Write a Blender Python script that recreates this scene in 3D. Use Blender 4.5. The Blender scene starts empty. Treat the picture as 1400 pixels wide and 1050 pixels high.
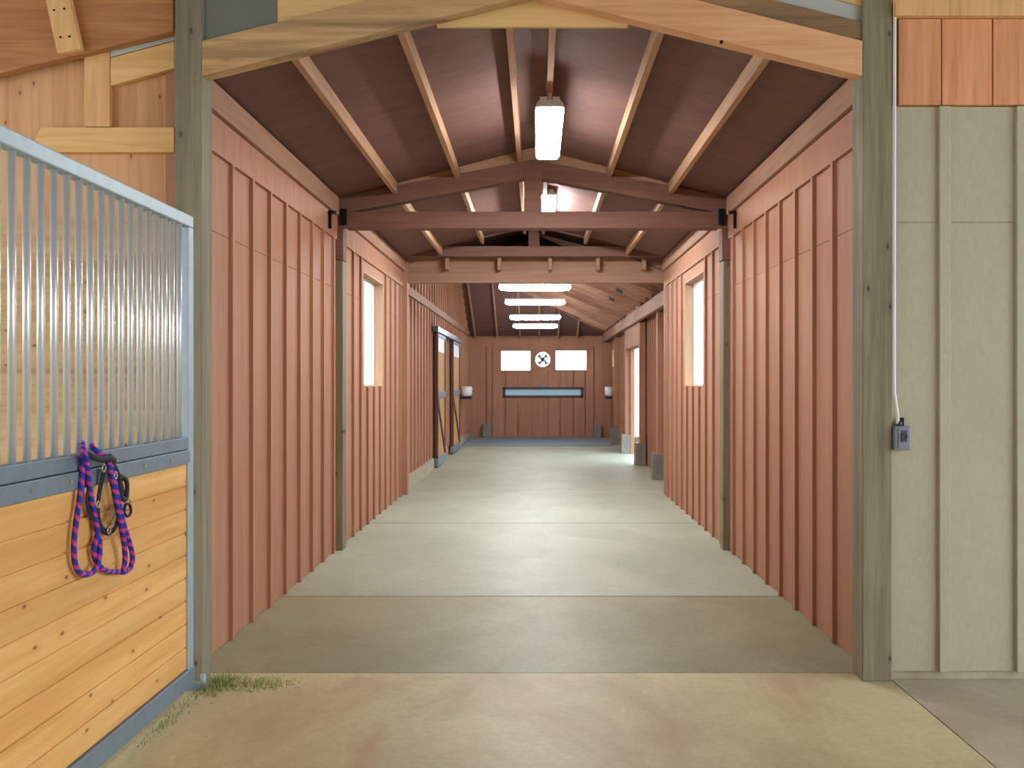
import bpy, bmesh, math, random
from mathutils import Vector
random.seed(7)
sc = bpy.context.scene
C = sc.collection
F = 1275.0; VX, VY, CH = 733.0, 522.0, 1.57
R = math.radians

# ------------------------------------------------------------------ mesh helper
class MB:
    def __init__(s): s.v = []; s.f = []; s.sm = []
    def add(s, vs, fs, smooth=False):
        n = len(s.v); s.v += [tuple(v) for v in vs]
        for f in fs: s.f.append(tuple(i + n for i in f)); s.sm.append(smooth)
        return s
    def box(s, x0, x1, y0, y1, z0, z1):
        x0, x1 = sorted((x0, x1)); y0, y1 = sorted((y0, y1)); z0, z1 = sorted((z0, z1))
        v = [(x0,y0,z0),(x1,y0,z0),(x1,y1,z0),(x0,y1,z0),(x0,y0,z1),(x1,y0,z1),(x1,y1,z1),(x0,y1,z1)]
        return s.add(v, [(0,3,2,1),(4,5,6,7),(0,1,5,4),(1,2,6,5),(2,3,7,6),(3,0,4,7)])
    def prism(s, poly, a0, a1, axis='y'):
        # poly: 2-D outline (counter-clockwise), extruded along axis from a0 to a1
        def P(p, a):
            if axis == 'y': return (p[0], a, p[1])
            if axis == 'x': return (a, p[0], p[1])
            return (p[0], p[1], a)
        n = len(poly)
        v = [P(p, a0) for p in poly] + [P(p, a1) for p in poly]
        f = [tuple(range(n)), tuple(range(2*n-1, n-1, -1))]
        for i in range(n):
            j = (i+1) % n
            f.append((i, i+n, j+n, j))
        return s.add(v, f)
    def bar(s, p0, p1, w, h, up=(0,0,1)):
        # square-section stick from p0 to p1, w across, h along up
        p0, p1 = Vector(p0), Vector(p1); d = (p1-p0).normalized()
        a = d.cross(Vector(up)).normalized(); b = a.cross(d).normalized()
        v = []
        for p in (p0, p1):
            for i, j in ((-1,-1),(1,-1),(1,1),(-1,1)): v.append(p + a*(w/2*i) + b*(h/2*j))
        return s.add(v, [(0,1,2,3),(7,6,5,4),(0,4,5,1),(1,5,6,2),(2,6,7,3),(3,7,4,0)])
    def tube(s, pts, r, n=12, cyclic=False, flat=1.0):
        pts = [Vector(p) for p in pts]; m = len(pts); v = []; f = []
        prev = None
        for i, p in enumerate(pts):
            if cyclic: d = pts[(i+1) % m] - pts[i-1]
            else: d = pts[min(i+1, m-1)] - pts[max(i-1, 0)]
            d.normalize()
            if prev is None:
                prev = d.cross(Vector((1,0,0)) if abs(d.x) < .9 else Vector((0,0,1))).normalized()
            a = (prev - d*prev.dot(d)).normalized(); prev = a
            b = d.cross(a)
            rr = r[i] if isinstance(r, (list, tuple)) else r
            for k in range(n):
                t = 2*math.pi*k/n
                v.append(p + a*(rr*math.cos(t)) + b*(rr*flat*math.sin(t)))
        for i in range(m if cyclic else m-1):
            j = (i+1) % m
            for k in range(n):
                l = (k+1) % n
                f.append((i*n+k, i*n+l, j*n+l, j*n+k))
        s.add(v, f, True)
        if not cyclic:
            o = len(s.v) - len(v)
            s.f.append(tuple(o+k for k in range(n-1, -1, -1))); s.sm.append(False)
            s.f.append(tuple(o+(m-1)*n+k for k in range(n))); s.sm.append(False)
        return s
    def ring(s, c, r0, r1, y0, y1, n=32):
        # flat washer in the XZ plane
        v = []; f = []
        for k in range(n):
            t = 2*math.pi*k/n; cs, sn = math.cos(t), math.sin(t)
            for r, y in ((r0,y0),(r1,y0),(r1,y1),(r0,y1)): v.append((c[0]+r*cs, y, c[1]+r*sn))
        for k in range(n):
            l = (k+1) % n
            for a in range(4):
                b = (a+1) % 4
                f.append((k*4+a, k*4+b, l*4+b, l*4+a))
        return s.add(v, f)
    def lathe(s, prof, c, n=24):
        v = []; f = []
        for r, z in prof:
            for k in range(n):
                t = 2*math.pi*k/n; v.append((c[0]+r*math.cos(t), c[1]+r*math.sin(t), c[2]+z))
        for i in range(len(prof)-1):
            for k in range(n):
                l = (k+1) % n; f.append((i*n+k, i*n+l, (i+1)*n+l, (i+1)*n+k))
        return s.add(v, f, True)
    def bounds(s):
        return [(min(p[i] for p in s.v), max(p[i] for p in s.v)) for i in range(3)]
    def build(s, name, mat, parent=None, bevel=0.0, origin=None):
        b = s.bounds()
        if parent is not None:
            o0 = Vector(parent.get('_o', (0,0,0)))
            if origin is None: origin = ((b[0][0]+b[0][1])/2, (b[1][0]+b[1][1])/2, (b[2][0]+b[2][1])/2)
        elif origin is None:
            origin = ((b[0][0]+b[0][1])/2, (b[1][0]+b[1][1])/2, b[2][0])
        o = Vector(origin)
        me = bpy.data.meshes.new(name)
        me.from_pydata([Vector(p) - o for p in s.v], [], s.f)
        bm = bmesh.new(); bm.from_mesh(me); bmesh.ops.recalc_face_normals(bm, faces=bm.faces[:])
        bm.to_mesh(me); bm.free()
        for p, t in zip(me.polygons, s.sm): p.use_smooth = t
        me.materials.append(mat)
        ob = bpy.data.objects.new(name, me); C.objects.link(ob)
        ob['_o'] = tuple(o)
        if parent is not None:
            ob.parent = parent; ob.location = o - Vector(parent['_o'])
        else: ob.location = o
        if bevel:
            m = ob.modifiers.new('edge', 'BEVEL'); m.width = bevel; m.segments = 2; m.limit_method = 'ANGLE'; m.angle_limit = R(40)
        return ob

def tag(o, label=None, cat=None, group=None, kind=None):
    if label: o['label'] = label
    if cat: o['category'] = cat
    if group: o['group'] = group
    if kind: o['kind'] = kind
    return o
def thing(name, label, cat, loc, group=None):
    o = bpy.data.objects.new(name, None); C.objects.link(o); o.location = loc
    o.empty_display_size = .1; o['_o'] = tuple(loc)
    return tag(o, label, cat, group)
def struct(name, mb, mat, label=None, cat=None, parent=None, bevel=0):
    o = mb.build(name, mat, parent, bevel)
    if parent is None: tag(o, label, cat, None, 'structure')
    return o
def dup(root, loc, label):
    def cp(o, par):
        c = o.copy(); C.objects.link(c); c.parent = par
        for ch in o.children: cp(ch, c)
        return c
    r = cp(root, None); r.location = loc; r['_o'] = tuple(loc); r['label'] = label
    return r

# ------------------------------------------------------------------ materials
def srgb(r, g, b):
    def f(c):
        c /= 255.0
        return c/12.92 if c <= .04045 else ((c+.055)/1.055)**2.4
    return (f(r), f(g), f(b), 1)
def newmat(name):
    m = bpy.data.materials.new(name); m.use_nodes = True
    nt = m.node_tree; return m, nt, nt.nodes, nt.links, nt.nodes['Principled BSDF']
def plain(name, col, rough=.6, metal=0.0, spec=.5):
    m, nt, N, L, b = newmat(name)
    b.inputs['Base Color'].default_value = col; b.inputs['Roughness'].default_value = rough
    b.inputs['Metallic'].default_value = metal; b.inputs['Specular IOR Level'].default_value = spec
    return m
def coords(N, L, scale, offset=True):
    tc = N.new('ShaderNodeTexCoord'); mp = N.new('ShaderNodeMapping'); mp.inputs['Scale'].default_value = scale
    if offset:
        oi = N.new('ShaderNodeObjectInfo'); ad = N.new('ShaderNodeVectorMath'); ad.operation = 'MULTIPLY_ADD'
        ad.inputs[1].default_value = (37, 19, 53)
        L.new(oi.outputs['Random'], ad.inputs[0]); L.new(tc.outputs['Object'], ad.inputs[2])
        L.new(ad.outputs[0], mp.inputs['Vector'])
    else: L.new(tc.outputs['Object'], mp.inputs['Vector'])
    return mp.outputs['Vector']
def noise(N, L, vec, scale, detail=6, dist=0.0, rough=.6):
    n = N.new('ShaderNodeTexNoise'); n.inputs['Scale'].default_value = scale
    n.inputs['Detail'].default_value = detail; n.inputs['Distortion'].default_value = dist; n.inputs['Roughness'].default_value = rough
    L.new(vec, n.inputs['Vector']); return n.outputs['Fac']
def ramp(N, L, fac, stops):
    r = N.new('ShaderNodeValToRGB'); e = r.color_ramp.elements
    e[0].position, e[0].color = stops[0]; e[1].position, e[1].color = stops[-1]
    for p, c in stops[1:-1]:
        x = e.new(p); x.color = c
    L.new(fac, r.inputs['Fac']); return r.outputs['Color']
def mix(N, L, fac, a, b, mode='MIX'):
    m = N.new('ShaderNodeMix'); m.data_type = 'RGBA'; m.blend_type = mode
    for v, k in ((fac, 0), (a, 6), (b, 7)):
        if isinstance(v, (int, float)): m.inputs[k].default_value = v
        elif isinstance(v, tuple): m.inputs[k].default_value = v
        else: L.new(v, m.inputs[k])
    return m.outputs[2]
def bump(N, L, b, h, strength=.3, dist=.004):
    bp = N.new('ShaderNodeBump'); bp.inputs['Strength'].default_value = strength; bp.inputs['Distance'].default_value = dist
    L.new(h, bp.inputs['Height']); L.new(bp.outputs['Normal'], b.inputs['Normal'])
def wood(name, dark, mid, light, axis='z', grain=1.0, knots=0.0, knotcol=None, stain=None, stain_amt=.5, rough=.7, spread=.0, spec=.3, boards=0.0):
    m, nt, N, L, b = newmat(name)
    hi, lo = 38*grain, 2.2*grain
    s = {'x': (lo,hi,hi), 'y': (hi,lo,hi), 'z': (hi,hi,lo)}[axis]
    v = coords(N, L, s)
    g = noise(N, L, v, 1.0, 5, .4)
    g2 = noise(N, L, coords(N, L, tuple(k*.22 for k in s)), 1.0, 3, .8)
    mx = N.new('ShaderNodeMath'); mx.operation = 'MULTIPLY_ADD'; mx.inputs[1].default_value = .55
    L.new(g, mx.inputs[0]); 
    m2 = N.new('ShaderNodeMath'); m2.operation = 'MULTIPLY'; m2.inputs[1].default_value = .45
    L.new(g2, m2.inputs[0]); L.new(m2.outputs[0], mx.inputs[2])
    col = ramp(N, L, mx.outputs[0], [(.28, dark), (.5, mid), (.72, light)])
    if spread:
        oi = N.new('ShaderNodeObjectInfo')
        mr = N.new('ShaderNodeMapRange'); mr.inputs[3].default_value = 1-spread; mr.inputs[4].default_value = 1+spread
        L.new(oi.outputs['Random'], mr.inputs[0])
        cb = N.new('ShaderNodeCombineColor')
        for i in range(3): L.new(mr.outputs[0], cb.inputs[i])
        col = mix(N, L, 1.0, col, cb.outputs[0], 'MULTIPLY')
    if boards:
        ge = N.new('ShaderNodeNewGeometry'); mr = N.new('ShaderNodeMapRange'); mr.inputs[3].default_value = 1-boards; mr.inputs[4].default_value = 1+boards
        L.new(ge.outputs['Random Per Island'], mr.inputs[0]); cb = N.new('ShaderNodeCombineColor')
        for i in range(3): L.new(mr.outputs[0], cb.inputs[i])
        col = mix(N, L, 1.0, col, cb.outputs[0], 'MULTIPLY')
    if stain is not None:
        n = noise(N, L, coords(N, L, tuple(k*.12 for k in s)), 1.6, 6, .5)
        f = ramp(N, L, n, [(.48, (0,0,0,1)), (.66, (stain_amt,)*3+(1,))])
        col = mix(N, L, f, col, stain)
    if knots:
        ks = {'x': (.5,0,1), 'y': (0,.5,1), 'z': (1,0,.5)}[axis]
        vo = N.new('ShaderNodeTexVoronoi'); vo.inputs['Scale'].default_value = knots
        vo.voronoi_dimensions = '2D'
        sx = N.new('ShaderNodeSeparateXYZ'); cx = N.new('ShaderNodeCombineXYZ')
        L.new(coords(N, L, ks), sx.inputs[0])
        L.new(sx.outputs['Y' if axis == 'y' else 'X'], cx.inputs['X']); L.new(sx.outputs['Z'], cx.inputs['Y'])
        L.new(cx.outputs[0], vo.inputs['Vector'])
        f = ramp(N, L, vo.outputs['Distance'], [(.012, (.95,.95,.95,1)), (.05, (0,0,0,1))])
        # only some cells carry a knot
        pk = N.new('ShaderNodeSeparateColor'); L.new(vo.outputs['Color'], pk.inputs[0])
        gt = N.new('ShaderNodeMath'); gt.operation = 'GREATER_THAN'; gt.inputs[1].default_value = .2; L.new(pk.outputs[0], gt.inputs[0])
        f = mix(N, L, 1.0, f, gt.outputs[0], 'MULTIPLY')
        hal = ramp(N, L, vo.outputs['Distance'], [(.05, (.32,.32,.32,1)), (.16, (0,0,0,1))])
        hal = mix(N, L, 1.0, hal, gt.outputs[0], 'MULTIPLY')
        col = mix(N, L, hal, col, dark)
        col = mix(N, L, f, col, knotcol or dark)
    L.new(col, b.inputs['Base Color']); b.inputs['Roughness'].default_value = rough
    b.inputs['Specular IOR Level'].default_value = spec
    bump(N, L, b, g, .18, .003)
    return m

M = {}
def wd(key, d, m_, l, **k): M[key] = wood(key, srgb(*d), srgb(*m_), srgb(*l), **k)
wd('siding', (166,118,95), (177,129,104), (188,141,116), axis='z', stain=srgb(164,114,90), stain_amt=.5)
wd('deck', (108,77,74), (120,88,83), (132,98,90), axis='x', grain=.6, stain=srgb(132,102,84), stain_amt=.4)
wd('purlin', (160,124,98), (186,150,120), (204,168,136), axis='y', spread=.05)
wd('rafter', (150,110,90), (176,134,110), (196,156,128), axis='x', spread=.05)
wd('truss', (112,80,68), (126,92,80), (140,104,90), axis='x')
wd('trim', (150,112,92), (168,130,108), (182,144,122), axis='y')
wd('trimx', (146,108,88), (162,124,102), (176,138,116), axis='x', grain=.6)
wd('jamb', (186,148,118), (204,166,134), (216,182,150), axis='z')
wd('chordred', (206,146,104), (228,176,132), (240,194,152), axis='x', knots=3.4, knotcol=srgb(150,84,52))
wd('chordtan', (164,130,86), (200,164,118), (218,184,140), axis='x', knots=3.0, stain=srgb(120,102,76), stain_amt=.75)
wd('paleply', (206,168,112), (226,190,132), (236,206,150), axis='x', knots=3, knotcol=srgb(160,112,66))
wd('weathered', (120,100,72), (156,126,92), (182,148,108), axis='x', stain=srgb(96,86,68), stain_amt=.7)
wd('ply', (182,134,92), (212,166,122), (226,186,142), axis='z', grain=.6, knots=6.0, knotcol=srgb(104,66,44), stain=srgb(198,140,104))
wd('stud', (200,150,96), (226,180,124), (238,200,146), axis='z')
wd('girt', (206,160,100), (230,188,126), (240,206,148), axis='x')
wd('bigbeam', (150,98,62), (184,128,84), (206,152,104), axis='x', knots=2.2, knotcol=srgb(120,66,42))
wd('redboard', (180,116,76), (212,150,106), (230,172,128), axis='z', knots=2.6, knotcol=srgb(150,88,54), spread=.14)
wd('post', (106,100,82), (137,131,108), (160,152,124), axis='z', stain=srgb(106,106,86), stain_amt=.6, knots=4.5, knotcol=srgb(66,62,50))
wd('pine', (204,152,86), (222,174,106), (234,194,128), axis='y', grain=.8, knots=5.0, boards=.10, knotcol=srgb(128,82,42), stain=srgb(206,150,82), stain_amt=.7)
wd('plank', (176,140,96), (204,168,122), (222,190,144), axis='x', knots=4.6, boards=.08, knotcol=srgb(104,80,54), stain=srgb(150,122,88))
wd('doorpine', (172,122,70), (190,142,86), (202,158,102), axis='z')

def concrete(name, a, b_, c_, scale=1.0, blot=None):
    m, nt, N, L, b = newmat(name)
    n1 = noise(N, L, coords(N, L, (.5*scale,.35*scale,1), False), 2.2, 8, .6, .65)
    n2 = noise(N, L, coords(N, L, (30,30,30), False), 1.0, 6, 0, .7)
    col = ramp(N, L, n1, [(.3, a), (.5, b_), (.7, c_)])
    sp = ramp(N, L, n2, [(.3, (.86,.86,.86,1)), (.65, (1.04,1.04,1.04,1))])
    col = mix(N, L, 1.0, col, sp, 'MULTIPLY')
    if blot is not None:
        n3 = noise(N, L, coords(N, L, (1.3,.5,1), False), 1.1, 7, 1.2, .6)
        f = ramp(N, L, n3, [(.48, (0,0,0,1)), (.64, (.8,.8,.8,1))])
        col = mix(N, L, f, col, blot)
    L.new(col, b.inputs['Base Color']); b.inputs['Roughness'].default_value = .52
    b.inputs['Specular IOR Level'].default_value = .45
    bump(N, L, b, n2, .12, .002)
    return m
M['concrete'] = concrete('hall_concrete', srgb(154,158,137), srgb(166,170,149), srgb(178,182,162))
M['apron'] = concrete('apron_concrete', srgb(178,165,124), srgb(196,183,140), srgb(208,197,154), 1.6, srgb(176,148,112))
M['threshold'] = concrete('threshold_concrete', srgb(136,132,102), srgb(149,145,113), srgb(159,156,125), 1.2)
M['yard'] = concrete('yard_concrete', srgb(170,158,134), srgb(182,170,146), srgb(192,182,160), 1.4, srgb(164,146,118))
M['pier'] = concrete('pier_concrete', srgb(112,112,104), srgb(134,134,124), srgb(150,150,140), 4)
M['curb'] = concrete('curb_concrete', srgb(160,150,128), srgb(180,170,146), srgb(192,184,160), 4)
M['gravel'] = concrete('outside_gravel', srgb(170,170,160), srgb(190,190,180), srgb(205,205,196), 1)
M['joint'] = plain('joint_dark', srgb(62,56,44), .95, 0, .1)

def osb(name):
    m, nt, N, L, b = newmat(name)
    vo = N.new('ShaderNodeTexVoronoi'); vo.inputs['Scale'].default_value = 1.0; vo.inputs['Randomness'].default_value = 1
    L.new(coords(N, L, (60, 60, 26)), vo.inputs['Vector'])
    sep = N.new('ShaderNodeSeparateColor'); L.new(vo.outputs['Color'], sep.inputs[0])
    n2 = noise(N, L, coords(N, L, (3,3,1.2)), 1.0, 5)
    c1 = ramp(N, L, sep.outputs[0], [(.0, srgb(178,173,148)), (1, srgb(184,179,155))])
    c2 = ramp(N, L, n2, [(.3, (.93,.93,.92,1)), (.7, (1.03,1.03,1.03,1))])
    col = mix(N, L, 1.0, c1, c2, 'MULTIPLY')
    L.new(col, b.inputs['Base Color']); b.inputs['Roughness'].default_value = .65
    bump(N, L, b, sep.outputs[0], .12, .002)
    return m
M['osb'] = osb('painted_strand_board')

def galv(name, base, rough, metal=.85):
    m, nt, N, L, b = newmat(name)
    n = noise(N, L, coords(N, L, (14,14,9)), 1.0, 4, .3)
    col = ramp(N, L, n, [(.35, tuple(c*.86 for c in base[:3])+(1,)), (.65, base)])
    L.new(col, b.inputs['Base Color']); b.inputs['Metallic'].default_value = metal
    r = N.new('ShaderNodeMapRange'); r.inputs[3].default_value = rough-.06; r.inputs[4].default_value = rough+.1
    L.new(n, r.inputs[0]); L.new(r.outputs[0], b.inputs['Roughness'])
    return m
M['bar'] = plain('galvanised_bar', srgb(214,220,222), .28, .45, .6)
M['rail'] = galv('galvanised_rail', srgb(172,190,200), .48, .4)
M['steel'] = galv('blue_grey_steel', srgb(128,146,160), .5, .4)
M['darksteel'] = plain('dark_steel', srgb(46,48,58), .45, .5)
M['black'] = plain('black_iron', srgb(24,24,28), .5, .6)
M['blackstrap'] = plain('black_webbing', srgb(22,24,38), .7)
M['brass'] = plain('metal_fittings', srgb(196,190,170), .3, .9)
M['whiteplastic'] = plain('white_plastic', srgb(226,230,232), .4)
M['whitecable'] = plain('white_cable', srgb(226,226,220), .45)
M['greybox'] = plain('grey_plastic', srgb(124,134,150), .45)
M['darkgrey'] = plain('dark_grey_plastic', srgb(58,62,74), .5)
M['mat'] = plain('rubber_blue_grey', srgb(128,146,160), .6)
M['metalstrip'] = plain('pale_metal_sheet', srgb(188,196,196), .5, .2)
M['greyplate'] = plain('grey_weathered_plate', srgb(112,118,110), .7)
M['brownframe'] = plain('dark_brown_frame', srgb(84,58,58), .6)
M['fixture'] = plain('fixture_housing', srgb(206,210,212), .45)
M['track'] = plain('track_steel', srgb(92,108,122), .4, .5)

def emit(name, col, s):
    m, nt, N, L, b = newmat(name)
    b.inputs['Base Color'].default_value = (.8,.8,.8,1)
    b.inputs['Emission Color'].default_value = col; b.inputs['Emission Strength'].default_value = s
    return m
M['lamp'] = emit('lamp_diffuser', (1,.99,.97,1), 55)
M['lamp_window'] = emit('window_bay_lamp_diffuser', (.90,.97,1,1), 120)
M['farlamp'] = emit('far_lamp_diffuser', (.97,.99,1,1), 62)

def glass(name, tint, gloss=.08, frost=0.0):
    m, nt, N, L, b = newmat(name)
    N.remove(b); out = N['Material Output']
    t = N.new('ShaderNodeBsdfTransparent'); t.inputs[0].default_value = tint
    g = N.new('ShaderNodeBsdfGlossy'); g.inputs['Roughness'].default_value = .05
    mx = N.new('ShaderNodeMixShader'); mx.inputs[0].default_value = gloss
    L.new(t.outputs[0], mx.inputs[1]); L.new(g.outputs[0], mx.inputs[2])
    last = mx.outputs[0]
    if frost:
        tr = N.new('ShaderNodeBsdfTranslucent'); tr.inputs[0].default_value = (.30,.35,.38,1)
        m2 = N.new('ShaderNodeMixShader'); m2.inputs[0].default_value = frost
        L.new(last, m2.inputs[1]); L.new(tr.outputs[0], m2.inputs[2]); last = m2.outputs[0]
    L.new(last, out.inputs['Surface'])
    return m
M['glass'] = glass('clear_pane', (.95,.97,.97,1))
M['frosted'] = glass('frosted_pane', (.26,.30,.32,1), .08, .5)

def rope_mat():
    m, nt, N, L, b = newmat('braided_rope')
    uv = N.new('ShaderNodeAttribute'); uv.attribute_name = 'along'
    w = N.new('ShaderNodeMath'); w.operation = 'FRACT'
    L.new(uv.outputs['Fac'], w.inputs[0])
    col = ramp(N, L, w.outputs[0], [(.56, srgb(34,46,160)), (.62, srgb(186,58,132))])
    v = N.new('ShaderNodeTexChecker')
    L.new(col, b.inputs['Base Color']); b.inputs['Roughness'].default_value = .75
    return m
M['rope'] = rope_mat()
def grass_mat():
    m, nt, N, L, b = newmat('weed_green')
    n = noise(N, L, coords(N, L, (20,20,5)), 1.0, 3)
    L.new(ramp(N, L, n, [(.35, srgb(92,116,56)), (.65, srgb(170,166,100))]), b.inputs['Base Color'])
    b.inputs['Roughness'].default_value = .7
    return m
M['grass'] = grass_mat()

# ------------------------------------------------------------------ key dimensions
XL, XR = -1.865, 1.800          # faces of the side walls
YP0, YP1 = 4.885, 5.045         # front and back of the entrance posts
Y2, Y3, YF = 8.68, 12.94, 26.3  # second truss, end of the gabled part, far wall
XC = -.03
EAVE = 3.24
def deck_z(x): return 3.275 + .262*(1.845 - abs(x - XC))

# ------------------------------------------------------------------ floor
f = MB()
for a, b_ in ((6.83+.008, 10.37-.009), (10.37+.009, 13.6-.005), (13.6+.005, 18.2-.003), (18.2+.003, 22.77)):
    f.box(XL-.3, XR+.42, a, b_, -.008, 0)
f.box(XL-.3, XR+.42, 22.77, YF+.2, -.008, 0)
struct('floor', f, M['concrete'], 'long poured concrete aisle floor with cross joints', 'floor')
f = MB().box(XL-.3, XR+.42, 5.034, 6.822, -.008, 0)
struct('floor_threshold', f, M['threshold'], 'greyer concrete strip across the entrance of the aisle', 'floor')
f = MB().box(-6, 1.868, -4, 5.026, -.008, 0)
struct('floor_entry', f, M['apron'], 'tan stained concrete apron in front of the aisle', 'floor')
f = MB().box(1.876, 7, -4, 4.93, -.008, 0)
struct('floor_side', f, M['yard'], 'brownish concrete strip below the grey wall', 'floor')
f = MB().box(-7, 8, -4.2, YF+.5, -.2, -.0085)
struct('floor_base', f, M['joint'], 'dark bedding seen in the joints of the concrete', 'floor')
f = MB().box(-60, 60, -30, 80, -.3, -.205)
struct('ground', f, M['gravel'], 'pale ground outside the barn', 'ground')
mt = MB().box(-1.84, 1.855, 22.8, 26.24, .0005, .02)
tag(mt.build('rubber_mat', M['mat'], None, .004), 'blue grey rubber matting on the floor before the far wall', 'mat')

# ------------------------------------------------------------------ hall side walls
def batten_wall(mb, side, x, y0, y1, z0, z1, ys, opening=None, seam=2.44, zb1=2.89, thick=.14, back=True, zb0=0.0, bw=.042, bd=.024):
    """vertical-board wall in a plane of constant x; side=+1 when the face looks to +x"""
    s = side
    x1 = x - s*thick
    def slab(a, b, c, d):
        if d <= seam or c >= seam: mb.box(x, x1, a, b, c, d)
        else:
            mb.box(x, x1, a, b, c, seam-.002); mb.box(x, x1, a, b, seam+.002, d); mb.box(x-s*.008, x1, a, b, seam-.002, seam+.002)
    if opening:
        oa, ob, oc, od = opening
        slab(y0, oa, z0, z1); slab(ob, y1, z0, z1); slab(oa, ob, z0, oc); slab(oa, ob, od, z1)
    else: slab(y0, y1, z0, z1)
    for y in ys:
        lo, hi = zb0, zb1
        if opening and oa-.02 < y < ob+.02:
            mb.box(x-s*.002, x+s*bd, y-bw/2, y+bw/2, lo, oc-.005)
        else: mb.box(x-s*.002, x+s*bd, y-bw/2, y+bw/2, lo, hi)

PITCH = .4064
def depth_l(px): return -XL*F/(VX-px)
def depth_r(px): return XR*F/(px-VX)
yb = depth_l(314.5)
ysL = []
y = yb
while y < Y2-.12: ysL.append(y); y += PITCH
ysL2 = [Y2+.15+.22 + PITCH*k for k in range(10)]
ysL2 = [v for v in ysL2 if v < Y3-.05]
winL = (10.07, 11.32, 1.52, 2.765)
w = MB(); batten_wall(w, 1, XL, YP1, Y2-.002, .004, EAVE+.03, ysL); 
w.box(XL, XL+.022, YP1, Y2-.04, 2.89, 3.10)            # frieze board
struct('wall_left', w, M['siding'], 'red brown board and batten wall on the left of the near bay', 'wall')
w = MB(); batten_wall(w, 1, XL, Y2+.152, Y3, .004, EAVE+.03, ysL2, winL)
w.box(XL, XL+.022, Y2+.18, Y3, 2.89, 3.10)
struct('wall_left_inner', w, M['siding'], 'red brown board and batten wall around the left window', 'wall')
yb = depth_r(1141.9); ysR = []; y = yb
while y < Y2-.12: ysR.append(y); y += PITCH
ysR2 = [Y2+.15+.20 + PITCH*k for k in range(10)]
ysR2 = [v for v in ysR2 if v < Y3-.05]
winR = (10.02, 11.27, 1.52, 2.765)
w = MB(); batten_wall(w, -1, XR, YP1, Y2-.002, .004, EAVE+.03, ysR)
w.box(XR, XR-.022, YP1, Y2-.04, 2.89, 3.10)
struct('wall_right', w, M['siding'], 'red brown board and batten wall on the right of the near bay', 'wall')
w = MB(); batten_wall(w, -1, XR, Y2+.152, Y3, .004, EAVE+.03, ysR2, winR)
w.box(XR, XR-.022, Y2+.18, Y3, 2.89, 3.10)
struct('wall_right_inner', w, M['siding'], 'red brown board and batten wall around the right window', 'wall')
# crown boards along the eaves
for n, (s, x) in enumerate(((1, XL), (-1, XR))):
    for k, (a, b_) in enumerate(((YP1+.02, Y2-.1), (Y2+.2, Y3))):
        side = 'left' if s > 0 else 'right'
        struct('trim_%d' % (n*2+k+1), MB().box(x, x+s*.052, a, b_, 3.105, EAVE+.025), M['trim'],
               'crown board along the top of the %s wall in the %s bay' % (side, ('near', 'window')[k]), 'trim', None, .004)
# windows of the second bay
for n, (s, x, wn) in enumerate(((1, XL, winL), (-1, XR, winR))):
    a, b_, c, d = wn
    t = .012
    fr = MB(); x1 = x - s*.142
    fr.box(x+s*.004, x1, a, a+t, c, d).box(x+s*.004, x1, b_-t, b_, c, d).box(x+s*.004, x1, a, b_, d-t, d).box(x+s*.004, x1, a, b_, c, c+t)
    side = ('left', 'right')[n]
    wo = struct('window_%d' % (n+1), fr, M['jamb'], 'tall bright window set deep in the %s wall' % side, 'window')
    sash = MB(); xs = x - s*.10
    sash.box(xs, xs-s*.03, a+t, a+t+.015, c+t, d-t).box(xs, xs-s*.03, b_-t-.015, b_-t, c+t, d-t)
    sash.box(xs, xs-s*.03, a+t, b_-t, c+t, c+t+.015).box(xs, xs-s*.03, a+t, b_-t, d-t-.015, d-t)
    sash.build('window_sash', M['whiteplastic'], wo)
    MB().box(xs-s*.012, xs-s*.018, a+t+.012, b_-t-.012, c+t+.012, d-t-.012).build('window_pane', M['glass'], wo)

# ------------------------------------------------------------------ near roof
dk = MB()
for s in (-1, 1):
    xe = XC + s*2.0
    poly = [(XC, deck_z(XC)), (xe, deck_z(xe)), (xe, deck_z(xe)+.03), (XC, deck_z(XC)+.03)]
    dk.prism(poly, 5.06, Y3+1.5)
struct('ceiling', dk, M['deck'], 'dark stained plywood ceiling of the gabled bays', 'ceiling')
offs = (-1.285, -.71, -.125, .125, .71, 1.285)
nm = ('leftmost', 'second', 'third', 'fourth', 'fifth', 'rightmost')
for bay, (a, b_, bn) in enumerate(((5.06, Y2+.01, 'near bay'), (Y2+.14, Y3-.04, 'window bay'))):
    for k, o in enumerate(offs):
        x = XC + o
        zt = deck_z(x) + (.0)
        hgt = .10 if abs(o) > .3 else .115
        lab = ('%s of six pale purlins under the %s ceiling' % (nm[k], bn)) if k in (0, 5) else '%s pale purlin from the left under the %s ceiling' % (nm[k], bn)
        poly = [(x-.021, zt-hgt), (x+.021, zt-hgt), (x+.021, deck_z(x+.021)-.001), (x-.021, deck_z(x-.021)-.001)]
        p = MB().prism(poly, a, b_).build('roof_purlin', M['purlin'], None, .002)
        tag(p, lab, 'roof purlin', 'purlins under the gabled ceiling')

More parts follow.
